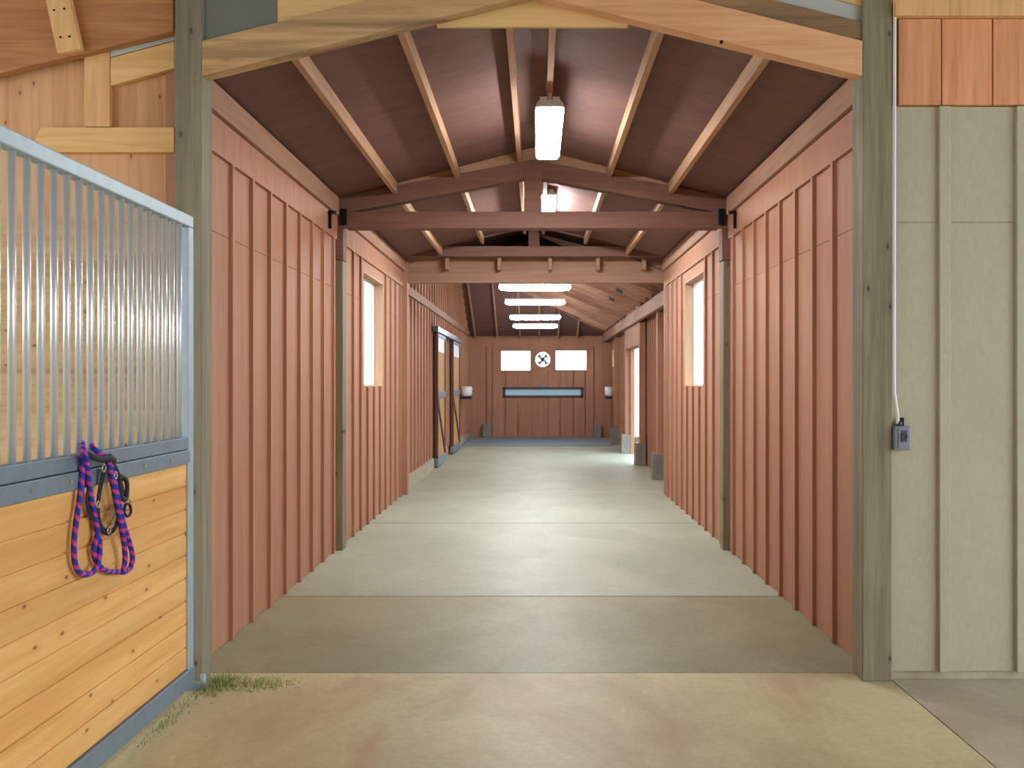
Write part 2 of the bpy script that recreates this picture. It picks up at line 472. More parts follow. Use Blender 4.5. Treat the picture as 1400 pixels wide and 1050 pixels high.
# ------------------------------------------------------------------ trusses
def chord_poly(x0, z0, x1, z1, h):
    return [(x0, z0), (x1, z1), (x1, z1+h), (x0, z0+h)]
def truss(y, th, name, label, bot, apex_z, eave_z, h, king, blocking=True, xs=(XL, XR), kp_x=XC, mat='truss', bw=None):
    t = thing(name, label, 'roof truss', (XC, y+th/2, bot[0]), 'roof trusses over the aisle')
    for s, xe in ((-1, xs[0]), (1, xs[1])):
        MB().prism(chord_poly(kp_x, apex_z, xe, eave_z, h), y, y+th).build('top_chord', M[mat], t, .003)
    MB().box(xs[0]+.10, xs[1]-.10, y-.03, y+th+.001, bot[0], bot[1]).build('bottom_chord', M[mat], t, .004)
    MB().box(kp_x-king/2, kp_x+king/2, y-.018, y+th-.003, bot[1], apex_z+.05).build('king_post', M[mat], t, .003)
    return t
tr2 = truss(Y2, .12, 'roof_truss', 'red brown roof truss between the near bay and the window bay', (2.995, 3.15), 3.475, 3.125, .165, .165)
tr3 = truss(Y3-.06, .10, 'roof_truss', 'low roof truss at the end of the window bay above the wide header', (3.30, 3.44), 3.72, 3.29, .07, .15)
# pale blocking between the purlins above the second truss
prev = XL+.1
edges = [XL+.12] + [XC+o for o in offs] + [XR-.12]
for k in range(7):
    a, b_ = edges[k]+.022, edges[k+1]-.022
    if k in (0, 6): a, b_ = (edges[0], edges[1]-.022) if k == 0 else (edges[6]+.022, edges[7])
    zt = lambda x: deck_z(x)-.001
    zb = lambda x: 3.125 + (3.475-3.125)*(1 - abs(x-XC)/1.83) + .165
    pl = [(a, zb(a)+.0), (b_, zb(b_)+.0), (b_, zt(b_)), (a, zt(a))]
    if k == 3: pl = [(a, zb(a)), (XC, zb(XC)), (b_, zb(b_)), (b_, zt(b_)), (XC, zt(XC)), (a, zt(a))]
    MB().prism(pl, Y2+.03, Y2+.07).build('blocking', M['purlin'], tr2)
# entrance truss
TY = 5.05
t1 = thing('entrance_truss', 'large tan and orange timber gable truss over the aisle entrance', 'roof truss', (XC, TY, 3.15))
def cz(x, base=3.18, apex=3.60): return base + (apex-base)*(1-abs(x+.02)/1.70)
xl, xr = -1.7515, 1.7095
MB().prism(chord_poly(-.02, cz(-.02), xl, cz(xl), .185), YP0-.0, YP0+.09).build('top_chord', M['chordtan'], t1, .004)['label'] = 'tan stained left chord'
MB().prism(chord_poly(-.02, cz(-.02), xr, cz(xr), .185), YP0-.0, YP0+.09).build('top_chord', M['chordred'], t1, .004)['label'] = 'smooth orange brown right chord'
gz = 3.465
MB().prism([(-.53,gz),(.49,gz),(.49,cz(.49)+.06),(-.02,cz(-.02)+.06),(-.53,cz(-.53)+.06)], YP0+.092, YP0+.118).build('gusset_plate', M['paleply'], t1, .002)['label'] = 'pale plywood gusset under the apex'
for px, py in ((1036-0, 58),):
    pass
bolt = MB(); 
for px, py in ((986,58),):
    x = (px-VX)*4.885/F; z = CH+(VY-py)*4.885/F
    bolt.tube([(x, YP0-.012, z), (x, YP0+.002, z)], .009, 10)
bolt.build('bolt', M['black'], t1)

# gable boards above the entrance truss
gl = MB(); yb0, yb1 = YP0+.02, YP0+.05
def above(x, k): return cz(x)+.185+k
gl.prism([(-1.36, above(-1.36,.004)), (-.02, above(-.02,.004)), (-.02, 4.3), (-1.36, 4.3)][::1], yb0, yb1)
struct('wall_gable_left', gl, M['paleply'], 'yellow stained plywood above the left chord of the entrance', 'wall')
pl = MB().prism([(-1.745, above(-1.745,.004)), (-1.365, above(-1.365,.004)), (-1.365, 4.2), (-1.745, 4.2)], yb0, yb1)
tag(pl.build('gusset_plate_panel', M['greyplate']), 'grey weathered panel above the truss beside the left entrance post', 'panel')
wb = MB().prism(chord_poly(-.02, above(-.02,.004), xr, above(xr,.004), .10), YP0+.01, YP0+.05)
tag(wb.build('fascia_board', M['weathered'], None, .003), 'weathered brown board lying on the orange chord of the entrance truss', 'board')
ms = MB().prism(chord_poly(.0, above(0,.106), xr, above(xr,.106), .085), YP0+.03, YP0+.04)
tag(ms.build('metal_flashing', M['metalstrip']), 'pale grey metal strip above the weathered board at the entrance', 'flashing')
gr = MB().prism([(.0, above(0,.192)), (xr, above(xr,.192)), (xr, 4.3), (0, 4.3)], YP0+.02, YP0+.06)
struct('wall_gable_right', gr, M['paleply'], 'yellow boards above the metal strip on the right of the entrance', 'wall')

# ------------------------------------------------------------------ posts
def post(x0, x1, y0, y1, z1, label, extra=None):
    t = MB().box(x0, x1, y0, y1, 0, z1).build('wooden_post', M['post'], None, .006)
    return tag(t, label, 'post')
pR = post(1.709, 1.866, YP0, YP1, 4.3, 'thick green grey weathered post at the right of the entrance')
pL = post(-1.893, -1.751, YP0, YP1, 4.3, 'green grey weathered post behind the stall front at the left of the entrance')
post(-1.955, -1.800, Y2, Y2+.15, 2.70, 'slim green treated post halfway down the left wall')
post(1.742, 1.890, Y2, Y2+.15, 2.70, 'slim green treated post halfway down the right wall')
for s, x, side in ((1, XL, 'left'), (-1, XR, 'right')):
    c = MB()
    c.box(x-s*.08, x+s*.072, Y2-.012, Y2+.148, 2.702, 2.993).box(x+s*.024, x+s*.1, Y2-.035, Y2-.0005, 2.993, 3.16)
    t = c.build('truss_bracket', M['truss'], None, .004)
    tag(t, 'red brown wooden bracket carrying the truss on the %s wall post' % side, 'bracket')
    h = thing('iron_hanger', 'black iron hanger on the %s wall beside the truss bearing' % side, 'hanger', (x+s*.08, Y2-.25, 2.9))
    MB().box(x+s*.055, x+s*.115, Y2-.075, Y2-.052, 3.02, 3.17).build('plate', M['black'], h, .003)
    MB().box(x+s*.026, x+s*.05, Y2-.42, Y2-.40, 2.93, 3.09).tube([(x+s*.038, Y2-.43, 3.07), (x+s*.10, Y2-.43, 3.07)], .016, 10).build('hook', M['black'], h)

# ------------------------------------------------------------------ header at the end of the gabled bays
hd = thing('header_beam', 'wide red brown header board closing the gabled bays', 'beam', (XC, Y3+.2, 2.93))
MB().box(XL-.15, XR+.23, Y3+.16, Y3+.24, 2.96, 3.34).build('board', M['trimx'], hd, .003)
for px in (612, 683, 752, 817, 880):
    x = (px-VX)*(Y3+.1)/F
    MB().prism([(Y3+.0, 3.295), (Y3+.0, 3.19), (Y3+.04, 3.13), (Y3+.159, 3.13), (Y3+.159, 3.295)], x-.026, x+.026, 'x').build('corbel', M['trim'], hd, .003)
struct('wall_attic', MB().box(-2.2, 2.2, Y3+1.4, Y3+1.43, 3.3, 4.2).box(-2.2, 2.2, Y3+.241, Y3+1.4, 3.3, 3.33), M['deck'], 'dark boards inside the roof space above the wide header', 'wall')
struct('wall_left_end', MB().box(XL-.16, XL+.075, Y3+.002, Y3+.14, 0.004, 3.25), M['siding'], 'end post of the left wall where the gabled bays stop', 'wall')
struct('wall_right_end', MB().box(XR-.01, XR+.24, Y3+.002, Y3+.14, 0.004, 3.25), M['siding'], 'end of the right wall where the gabled bays stop', 'wall')

# ------------------------------------------------------------------ far hall
XFL, XFR, XFO = -1.90, 1.86, 2.14
SL = .42
ZX0, ZY0 = 3.045, 2.885
def far_z(x): return ZX0 + SL*(1.95 - x)
def far_zy(y): return ZY0 + SL*(YF - y)
# left tall wall with battens, trim, curb
w = MB()
batten_wall(w, 1, XFL, Y3+.15, YF, .004, 5.0, [Y3+.35+PITCH*k for k in range(32)], zb1=2.84, zb0=.2)
for k in range(32): w.box(XFL, XFL+.024, Y3+.33+PITCH*k, Y3+.372+PITCH*k, 2.98, 4.75)
struct('wall_left_far', w, M['siding'], 'tall board and batten wall on the left of the far hall', 'wall')
struct('trim_5', MB().box(XFL, XFL+.045, Y3+.15, 19.4, 2.845, 2.975).box(XFL, XFL+.045, 19.42, YF-.02, 2.845, 2.975), M['trim'], 'pale rail board along the left wall of the far hall', 'trim')
struct('baseboard_left', MB().box(XFL, XFL+.05, Y3+.15, 16.9, 0, .19).box(XFL, XFL+.05, 22.0, YF-.01, 0, .19), M['curb'], 'low concrete curb along the left wall of the far hall', 'curb')
# far wall with openings
wy0, wy1 = YF+.05, YF+.16
W1 = (-1.01, -.145, 1.875, 2.46); W2 = (.535, 1.445, 1.885, 2.47); W3 = (-.93, 1.32, 1.13, 1.41); FC = (.186, 2.20); FR = .26
w = MB()
w.box(-2.1, 2.3, wy0, wy1, 0.004, W3[2])
w.box(-2.1, W3[0], wy0, wy1, W3[2], W3[3]); w.box(W3[1], 2.3, wy0, wy1, W3[2], W3[3])
w.box(-2.1, 2.3, wy0, wy1, W3[3], 1.875)
w.box(-2.1, W1[0], wy0, wy1, 1.875, 2.47); w.box(W1[1], FC[0]-FR, wy0, wy1, 1.875, 2.47); w.box(FC[0]+FR, W2[0], wy0, wy1, 1.875, 2.47); w.box(W2[1], 2.3, wy0, wy1, 1.875, 2.47)
w.box(FC[0]-FR, FC[0]+FR, wy0, wy1, 1.875, FC[1]-FR); w.box(FC[0]-FR, FC[0]+FR, wy0, wy1, FC[1]+FR, 2.47)
w.box(-2.1, 2.3, wy0, wy1, 2.47, 3.05)
gx = [-1.93] + [(px-VX)*YF/F for px in (665, 673, 691, 708, 728, 749, 766, 784, 800, 812)] + [2.1]
holes = [(W1[0], W1[1], W1[2], W1[3]), (W2[0], W2[1], W2[2], W2[3]), W3, (FC[0]-FR, FC[0]+FR, FC[1]-FR, FC[1]+FR)]
for k in range(len(gx)-1):      # upright boards with open joints
    a, b_ = gx[k]+.013, gx[k+1]-.013
    cuts_ = sorted([a, b_] + [e for h_ in holes for e in h_[:2] if a < e < b_])
    for p, q in zip(cuts_[:-1], cuts_[1:]):
        m_ = (p+q)/2; zs = [.004]
        for h_ in sorted([h_ for h_ in holes if h_[0] < m_ < h_[1]], key=lambda h_: h_[2]): zs += [h_[2], h_[3]]
        zs.append(2.60)
        for c, d in zip(zs[::2], zs[1::2]): w.box(p, q, YF-.024, YF+.05, c, d)
w.box(-1.93, 2.1, YF-.045, YF+.06, 2.57, 2.80)
struct('wall_far', w, M['siding'], 'red brown end wall with two high windows and a long low one', 'wall')
for n, (q, lb) in enumerate(((W1, 'bright high window left of the round fan in the far wall'), (W2, 'bright high window right of the round fan in the far wall'), (W3, 'long narrow dark framed window low in the far wall'))):
    a, b_, c, d = q; fw = .02 if n < 2 else .055
    fr = MB(); yy0, yy1 = YF-.035, wy1
    fr.box(a-.01, a+fw, yy0, yy1, c, d).box(b_-fw, b_+.01, yy0, yy1, c, d).box(a-.01, b_+.01, yy0, yy1, c-.01, c+fw).box(a-.01, b_+.01, yy0, yy1, d-fw, d+.01)
    wo = struct('window_%d' % (n+3), fr, M['trim'] if n < 2 else M['brownframe'], lb, 'window')
    MB().box(a+fw-.004, b_-fw+.004, wy0+.06, wy0+.07, c+fw-.004, d-fw+.004).build('window_pane', M['glass'] if n < 2 else M['frosted'], wo)
fan = thing('wall_fan', 'round exhaust fan with dark motor between the two high far windows', 'fan', (FC[0], YF, FC[1]-FR))
# square mounting panel with a round hole
n = 32; r0 = .215; v = []; fc = []
for k in range(n):
    t = 2*math.pi*k/n; cs, sn = math.cos(t), math.sin(t); q = FR/max(abs(cs), abs(sn))
    for (rx, rz, yy) in ((r0*cs, r0*sn, YF-.01), (q*cs, q*sn, YF-.01), (q*cs, q*sn, YF+.02), (r0*cs, r0*sn, YF+.02)):
        v.append((FC[0]+rx, yy, FC[1]+rz))
for k in range(n):
    l = (k+1) % n
    for a in range(4): fc.append((k*4+a, k*4+(a+1) % 4, l*4+(a+1) % 4, l*4+a))
MB().add(v, fc).build('mounting_panel', M['siding'], fan)
MB().ring(FC, .205, .222, YF-.03, YF+.06).build('ring', M['whiteplastic'], fan)
MB().tube([(FC[0], YF-.03, FC[1]), (FC[0], YF+.09, FC[1])], .062, 18).build('motor', M['darksteel'], fan)
st = MB(); st.box(FC[0]-.014, FC[0]+.014, YF+.075, YF+.09, FC[1]-.21, FC[1]-.0); st.box(FC[0]-.21, FC[0]+.21, YF+.09, YF+.10, FC[1]-.01, FC[1]+.01)
st.build('bracket', M['darksteel'], fan)
for k in range(4):
    t = R(38+90*k); bl = MB(); cs, sn = math.cos(t), math.sin(t); cs2, sn2 = math.cos(t+R(26)), math.sin(t+R(26))
    P = []
    for r, tt, yy in ((.05, t, .02), (.18, t-R(14), .03), (.19, t+R(26), .055), (.05, t+R(40), .05)):
        P.append((FC[0]+r*math.cos(tt), YF+yy, FC[1]+r*math.sin(tt)))
    Q = [(p[0], p[1]+.004, p[2]) for p in P]
    bl.add(P+Q, [(0,1,2,3),(7,6,5,4),(0,4,5,1),(1,5,6,2),(2,6,7,3),(3,7,4,0)])
    bl.build('blade', M['steel'], fan)
ob = thing('outlet_box', 'small grey outlet box on the far wall above the long window', 'outlet', (.19, YF-.03, 1.46))
MB().box(.14, .24, YF-.05, YF, 1.44, 1.53).build('box', M['greybox'], ob, .004)
MB().tube([(.22, YF-.012, FC[1]-.21), (.30, YF-.012, 1.9), (.29, YF-.012, 1.7), (.19, YF-.02, 1.525)], .008, 6).build('cable', M['darkgrey'], ob)

# right side: header, posts on piers, wall panels
h = thing('eave_beam', 'pale jointed eave beam on the right posts of the far hall', 'beam', (XFR, 19.5, 2.70))
ypost = (15.05, 17.65, 20.5, 23.35)
cuts = [Y3+.15, 15.12, 17.72, 20.57, 23.42, YF-.005]
for k in range(5):
    MB().box(XFR+.01, XFR+.08, cuts[k]+.006, cuts[k+1]-.006, 2.70, 2.92).build('board', M['trim'], h, .003)
w = MB()
batten_wall(w, -1, XFO-.05, Y3+.15, 17.75, .004, 3.3, [Y3+.35+PITCH*.75*k for k in range(14)], zb1=2.68, zb0=.01, thick=.07)
struct('wall_right_far', w, M['siding'], 'board and batten wall behind the first right posts of the far hall', 'wall')
w = MB()
batten_wall(w, -1, XFO-.05, 20.45, YF, .004, 3.3, [20.8+PITCH*.75*k for k in range(10)], opening=(24.3, 25.7, 1.95, 2.5), zb1=2.68, zb0=.01, thick=.07)
struct('wall_right_end_far', w, M['siding'], 'board and batten wall between the doorway and the far corner', 'wall')
w = MB().box(XFR+.09, XFO+.02, 17.75, 20.45, 2.28, 3.3)
struct('wall_lintel', w, M['siding'], 'boards above the open doorway on the right', 'wall')
fr = MB().box(XFO-.045, XFO+.022, 24.3, 24.33, 1.95, 2.5).box(XFO-.045, XFO+.022, 25.67, 25.7, 1.95, 2.5).box(XFO-.045, XFO+.022, 24.3, 25.7, 2.47, 2.5).box(XFO-.045, XFO+.022, 24.3, 25.7, 1.95, 1.98)
wo = struct('window_6', fr, M['trim'], 'narrow looking bright window at the far end of the right wall', 'window')
MB().box(XFO-.02, XFO-.01, 24.33, 25.67, 1.98, 2.47).build('window_pane', M['glass'], wo)
ordn = ('first', 'second', 'third', 'fourth')
for k, y in enumerate(ypost):
    x0, x1 = XFR+.09, XFR+.20
    tag(MB().box(x0, x1, y-.08, y+.08, .4215, 2.698).build('square_post', M['siding'], None, .004),
        '%s red brown post from the near end of the right eave beam' % ordn[k], 'post', 'posts under the right eave beam')
    tag(MB().prism([(XFR, 0), (XFR+.205, 0), (XFR+.205, .42), (XFR+.01, .42)], y-.13, y+.13).build('concrete_pier', M['pier'], None, .012),
        'grey concrete pier under the %s post of the right eave beam' % ordn[k], 'pier', 'concrete piers along the right')
for (x0, x1, lb) in ((-1.50, -1.27, 'grey concrete block at the left foot of the far wall'), (1.60, 1.82, 'grey concrete block at the right foot of the far wall')):
    tag(MB().box(x0, x1, YF-.26, YF-.03, .021, .40).build('concrete_block', M['pier'], None, .012), lb, 'block')
# jamb boards of the doorway
struct('door_1', MB().box(XFR+.205, XFO+.0, 20.36, 20.445, .004, 2.275).box(XFR+.206, XFO+.02, 17.755, 17.83, .004, 2.275), M['siding'], 'jambs of the open doorway on the right of the far hall', 'doorway')

# far roof
dk = MB()
xe = XFL-.2; ye = XC
def fz(x, y): return min(far_z(x), far_zy(y))
# right slope: polygon in plan, cut by the hip
xa, xb = 2.18, -2.05
# hip where far_z(x)==far_zy(y): y = YF - (.1/SL) - (1.95-x)
hy = lambda x: YF + (ZY0-ZX0)/SL - (1.95-x)
pts = [(xb, Y3+.15), (xa, Y3+.15), (xa, hy(xa)), (xb, hy(xb))]
top = [(x, y, far_z(x)) for x, y in pts]
dk.add(top + [(x, y, z+.03) for x, y, z in top], [(0,1,2,3),(7,6,5,4),(0,4,5,1),(1,5,6,2),(2,6,7,3),(3,7,4,0)])
pts = [(xb, hy(xb)), (xa, hy(xa)), (xa, YF+.4), (xb, YF+.4)]
top = [(x, y, far_zy(y)) for x, y in pts]
dk.add(top + [(x, y, z+.03) for x, y, z in top], [(0,1,2,3),(7,6,5,4),(0,4,5,1),(1,5,6,2),(2,6,7,3),(3,7,4,0)])
struct('ceiling_far', dk, M['deck'], 'dark plywood ceiling of the far hall with a hip', 'ceiling')
ow = ('first','second','third','fourth','fifth','sixth','seventh','eighth','ninth','tenth','eleventh','twelfth','thirteenth','fourteenth','fifteenth','sixteenth')
k = 0; y = Y3+.75
while y < YF-1.0:
    # right end at x=XFR+.05, left end at wall or hip
    x0 = max(XFL+.03, 1.95 - (YF-(ZX0-ZY0)/SL-y)+.05)
    x1 = XFR+.03
    t = thing('roof_rafter', '%s crosswise rafter of the far hall ceiling, counted from the near end' % ow[k], 'rafter', (x1, y, far_z(x1)), 'crosswise rafters of the far hall')
    MB().prism([(x0, far_z(x0)-.14), (x1, far_z(x1)-.14), (x1, far_z(x1)-.002), (x0, far_z(x0)-.002)], y-.02, y+.02).build('board', M['rafter'], t, .002)
    if k in (1, 3, 5):
        xa_ = 1.38
        MB().prism([(xa_, far_z(xa_)-.15), (xa_+.11, far_z(xa_+.11)-.15), (xa_+.11, far_z(xa_+.11)-.09), (xa_, far_z(xa_)-.09)], y-.026, y+.026).build('metal_tie', M['track'], t)
    k += 1; y += .815
for k, px in enumerate((650, 680, 711, 737, 763, 789)):
    x = (px-VX)*YF/F
    y1 = YF-.03; y0 = hy(x)+.05
    t = MB().prism([(y0, far_zy(y0)-.12), (y1, far_zy(y1)-.12), (y1, far_zy(y1)-.002), (y0, far_zy(y0)-.002)], x-.02, x+.02, 'x').build('jack_rafter', M['purlin'], None, .002)
    tag(t, '%s lengthwise rafter from the left above the far wall' % ow[k], 'rafter', 'lengthwise rafters above the far wall')
hx0, hx1 = XFR, XFL+.06
hr = MB().bar((hx0, hy(hx0), far_z(hx0)-.075), (hx1, hy(hx1), far_z(hx1)-.075), .045, .15)
tag(hr.build('hip_rafter', M['rafter'], None, .002), 'diagonal hip rafter rising from the far right corner', 'rafter')

# ------------------------------------------------------------------ lights
def hall_light(x, y0, y1, z, wdt, label, stem, lm):
    t = thing('ceiling_light', label, 'ceiling light', (x, (y0+y1)/2, z), 'lights hung below the gabled ceiling')
    MB().prism([(x-wdt/2*1.03, z+.045), (x+wdt/2*1.03, z+.045), (x+wdt/2*.95, z+.075), (x+wdt/2*.7, z+.10), (x-wdt/2*.7, z+.10), (x-wdt/2*.95, z+.075)], y0, y1).build('housing', M['fixture'], t, .004)
    hw = wdt/2
    MB().prism([(x-hw*.8, z), (x+hw*.8, z), (x+hw, z+.025), (x+hw, z+.046), (x-hw, z+.046), (x-hw, z+.025)], y0+.02, y1-.02).build('diffuser', M[lm], t, .006)
    for s in (-1, 1):
        MB().box(x+s*hw*.45-.025, x+s*hw*.45+.025, y0-.012, y0+.03, z+.045, z+.115).build('end_clip', M['fixture'], t, .003)
    for yy in stem:
        MB().tube([(x, yy, z+.098), (x, yy, deck_z(x)-.003)], .012, 10).build('stem', M['fixture'], t)
hall_light(.095, 6.45, 7.80, 3.425, .195, 'brightest hanging light in the near bay seen end on', (6.6, 7.6), 'lamp')
hall_light(.125, 10.2, 11.55, 3.565, .19, 'smaller hanging light behind the second truss', (10.35, 11.4), 'lamp_window')
fl = None
for k, (yy, zz) in enumerate(((14.35, 2.995), (17.1, 3.0), (20.2, 2.935), (23.0, 2.915))):
    lab = '%s of four crosswise tube lights in the far hall' % ('nearest', 'second nearest', 'third nearest', 'most distant')[k]
    xx = -.02
    if fl is None:
        fl = thing('tube_light', lab, 'ceiling light', (xx, yy, zz), 'crosswise lights of the far hall')
        hl = .55
        MB().box(xx-hl, xx+hl, yy-.05, yy+.05, zz+.07, zz+.10).build('housing', M['fixture'], fl, .004)
        pr = []
        v = []
        prof = [(-hl-.0, .35), (-hl+.03, .8), (-hl+.12, 1), (hl-.12, 1), (hl-.03, .8), (hl, .35)]
        MB().tube([(xx+a, yy, zz+.03) for a, q in prof], [.055*q for a, q in prof], 12, False, 1.0).build('diffuser', M['farlamp'], fl)
    else: o = dup(fl, (xx, yy, zz), lab)
# hanging cords belong to each light; lengths differ with the roof
for o in [o for o in bpy.data.objects if o.name.startswith('tube_light')]:
    for s in (-.4, .4):
        x = o.location.x + s; y = o.location.y; z0 = o.location.z+.098
        MB().tube([(x, y, z0), (x, y, fz(x, y)-.003)], .004, 6).build('hanging_cable', M['fixture'], o)

# ------------------------------------------------------------------ far hall fittings
def sliding_door(y0, y1, label):
    x0, x1 = -1.86, -1.79
    t = thing('sliding_door', label, 'sliding door', ((x0+x1)/2, (y0+y1)/2, .03), 'sliding stall doors of the far hall')
    z0, z1 = .03, 2.46; fw = .10
    for a in (y0, y1-fw): MB().box(x0, x1, a, a+fw, z0, z1).build('stile', M['brownframe'], t, .006)
    MB().box(x0, x1, y0+fw, y1-fw, z1-.06, z1).build('top_rail', M['steel'], t, .004)
    MB().box(x0-.002, x1+.004, y0+fw, y1-fw, 1.27, 1.38).build('middle_rail', M['steel'], t, .004)
    MB().box(x0-.002, x1+.004, y0-.005, y1+.005, z0, z0+.14).build('bottom_rail', M['steel'], t, .004)
    MB().box(x0+.02, x1-.02, y0+fw, y1-fw, z0+.14, 1.27).box(x0+.02, x1-.02, y0+fw, y1-fw, 1.38, 2.13).build('board_panel', M['doorpine'], t)
    MB().box(x0+.02, x1-.02, y0+fw, y1-fw, 2.13, z1-.06).build('top_panel', M['whiteplastic'], t)
    MB().bar((x1-.012, y0+fw, 1.22), (x1-.012, y1-fw, .22), .03, .09).build('brace', M['brownframe'], t)
    return t
sliding_door(17.0, 18.5, 'yellow boarded sliding door nearer to the camera on the left')
sliding_door(20.2, 22.0, 'yellow boarded sliding door farther down the left wall')
tk = thing('door_track', 'dark blue grey sliding track above the two doors', 'track', (-1.83, 19.5, 2.46))
MB().box(-1.87, -1.77, 16.85, 22.3, 2.475, 2.58).build('rail', M['track'], tk, .006)
for y in (17.0, 19.5, 22.0): MB().box(-1.90, -1.865, y-.04, y+.04, 2.49, 2.64).build('bracket', M['darksteel'], tk, .003)
def waterer(x0, x1, y, z, label):
    t = thing('wall_waterer', label, 'waterer', ((x0+x1)/2, y, z))
    c = ((x0+x1)/2, y, z); r = abs(x1-x0)/2
    MB().lathe([(.0,0),(r*.7,0),(r*.95,.05),(r,.17),(r*.96,.21),(r*.85,.24),(.0,.24)], c, 20).build('bowl', M['whiteplastic'], t)
    MB().box(x0+.02, x1-.02, y-.07, y+.07, z-.07, z+.005).build('bracket', M['darksteel'], t, .003)
    return t
waterer(-1.895, -1.60, 23.4, 1.21, 'white bowl on the left wall beyond the sliding doors')
waterer(1.76, 1.98, 24.0, 1.20, 'white bowl on the right near the far corner')

# ------------------------------------------------------------------ left stall area
# back wall: plywood above, planks below
YB = 5.06
struct('wall_stall_back', MB().box(-6, -1.88, YB, YB+.03, 2.3, 4.6), M['ply'], 'knotty orange plywood wall above the stall', 'wall')
w = MB(); z = .0
while z < 2.44:
    w.box(-6, -1.895, YB-.035, YB+.03, z+.002, min(z+.178, 2.46)); z += .18
w.box(-6, -1.895, YB-.03, YB+.02, .002, 2.44)
struct('wall_stall_planks', w, M['plank'], 'pale horizontal planks lining the back of the stall', 'wall')
def px3(px, py, d): return ((px-VX)*d/F, d, CH+(VY-py)*d/F)
def slab_px(pts, d, th):
    return MB().prism([((px-VX)*d/F, CH+(VY-py)*d/F) for px, py in pts][::-1], d, d+th)
d = YB-.04
tag(slab_px([(55,174),(238,174),(238,208),(40,208)], d, .038).build('wooden_girt', M['girt'], None, .003), 'yellow horizontal girt across the plywood above the bars', 'board')
tag(slab_px([(115,66),(150,60),(150,173),(115,173)], d, .038).build('wooden_stud', M['stud'], None, .003), 'short upright stud between the sloping beam and the girt', 'board')
tag(slab_px([(151,79),(238,56),(238,93),(151,117)], d, .038).build('sloping_brace', M['girt'], None, .003), 'short sloping yellow board beside the left entrance post', 'board')
tag(slab_px([(151,63),(238,42),(238,55),(151,78)], d, .03).build('metal_flashing', M['metalstrip']), 'pale grey strip above the short sloping board', 'flashing')
d2 = YB-.10
tag(slab_px([(-160,138),(237,43),(237,-60),(-160,40)], d2, .06).build('sloping_beam', M['bigbeam'], None, .004), 'big red brown beam sloping across the top left corner', 'beam')
blk = thing('nailed_block', 'short pale block nailed to the sloping red brown beam', 'block', px3(88, 70, d2))
slab_px([(60,-10),(93,-12),(111,67),(78,73)], d2-.042, .04).build('board', M['stud'], blk, .003)
for px, py in ((74,14),(88,12),(83,51),(95,50)):
    a = px3(px, py, d2-.042); MB().tube([(a[0], a[1]-.003, a[2]), (a[0], a[1]+.01, a[2])], .006, 8).build('nail_head', M['black'], blk)
# stall floor partition (seen between bars): nothing else

# stall front
SX = -1.733; ST = .045
sf = thing('stall_front', 'stall front with galvanised bars above yellow pine boards', 'stall front', (SX-ST/2, 3.4, 0.03))
ya, ye = 1.2, 4.72
x0, x1 = SX-ST, SX
MB().box(x0-.01, x1, ya, ye, 2.345, 2.405).build('top_rail', M['rail'], sf, .006)
MB().box(x0, x1, ye-.075, ye, .045, 2.345).build('end_post', M['rail'], sf, .005)
MB().box(x0, x1, ya-.075, ya, .045, 2.405).build('end_post', M['rail'], sf, .005)
mr = MB().box(x0-.005, x1+.004, ya, ye-.075, 1.235, 1.295).box(x0-.005, x1+.010, ya, ye-.075, 1.165, 1.232)
mr.build('middle_rail', M['steel'], sf, .004)
MB().box(x0-.005, x1+.008, ya, ye, .045, .135).build('bottom_rail', M['steel'], sf, .005)
bd = MB(); nb = 9; hz = (1.165-.135)/nb
for k in range(nb):
    bd.box(x0+.008, x1-.008, ya, ye-.076, .135+k*hz+.0035, .135+(k+1)*hz-.0035)
bd.box(x0+.014, x1-.016, ya, ye-.076, .135, 1.165)
bo = bd.build('board_infill', M['pine'], sf, .004)
for yy in (2.6, 3.18, 3.45, 3.75, 4.1, 4.4):
    MB().tube([(x1+.006, yy, 1.198), (x1+.0155, yy, 1.198)], .007, 8).build('screw', M['brass'], sf)
y = 4.585; first = None
while y > ya+.05:
    if first is None:
        first = MB().tube([(SX-.022, y, 1.29), (SX-.022, y, 2.35)], .0135, 14).build('bar', M['bar'], sf); y0b = y; l0 = first.location.copy()
    else:
        c = first.copy(); C.objects.link(c); c.parent = sf; c.location = l0 + Vector((0, y-y0b, 0))
    y -= .0915
# floor guide wheel
g = thing('floor_guide', 'small grey steel floor guide at the foot of the stall front', 'guide', (SX+.0, 4.79, 0))
MB().box(SX-.06, SX+.05, 4.74, 4.83, 0.0, .012).build('plate', M['steel'], g, .002)
MB().tube([(SX+.03, 4.77, .012), (SX+.03, 4.77, .075)], .014, 12).build('pin', M['rail'], g)

# ------------------------------------------------------------------ halter and rope on the stall front
def on_panel(px, py, off=0.012):
    x = SX + off
    d = x*F/(px-VX)
    return Vector((x, d, CH+(VY-py)*d/F))
def smooth(pts, n=8, cyc=False):
    out = []; m = len(pts)
    rng = range(m) if cyc else range(m-1)
    for i in rng:
        if cyc: p0, p1, p2, p3 = pts[i-1], pts[i], pts[(i+1) % m], pts[(i+2) % m]
        else: p0, p1, p2, p3 = pts[max(i-1,0)], pts[i], pts[i+1], pts[min(i+2,m-1)]
        for k in range(n):
            t = k/n
            out.append(.5*((2*p1)+(p2-p0)*t+(2*p0-5*p1+4*p2-p3)*t*t+(3*p1-p0-3*p2+p3)*t**3))
    if not cyc: out.append(pts[-1])
    return out
def rope(pts, r, n=12):
    """tube with an 'along' attribute that carries the spiral colour of the braid"""
    mb = MB(); mb.tube(pts, r, n)
    L_ = [0]
    for a, b_ in zip(pts[:-1], pts[1:]): L_.append(L_[-1] + (b_-a).length)
    vals = []
    for i in range(len(pts)):
        for k in range(n): vals.append(L_[i]/.046 + k/n*1.0)
    return mb, vals
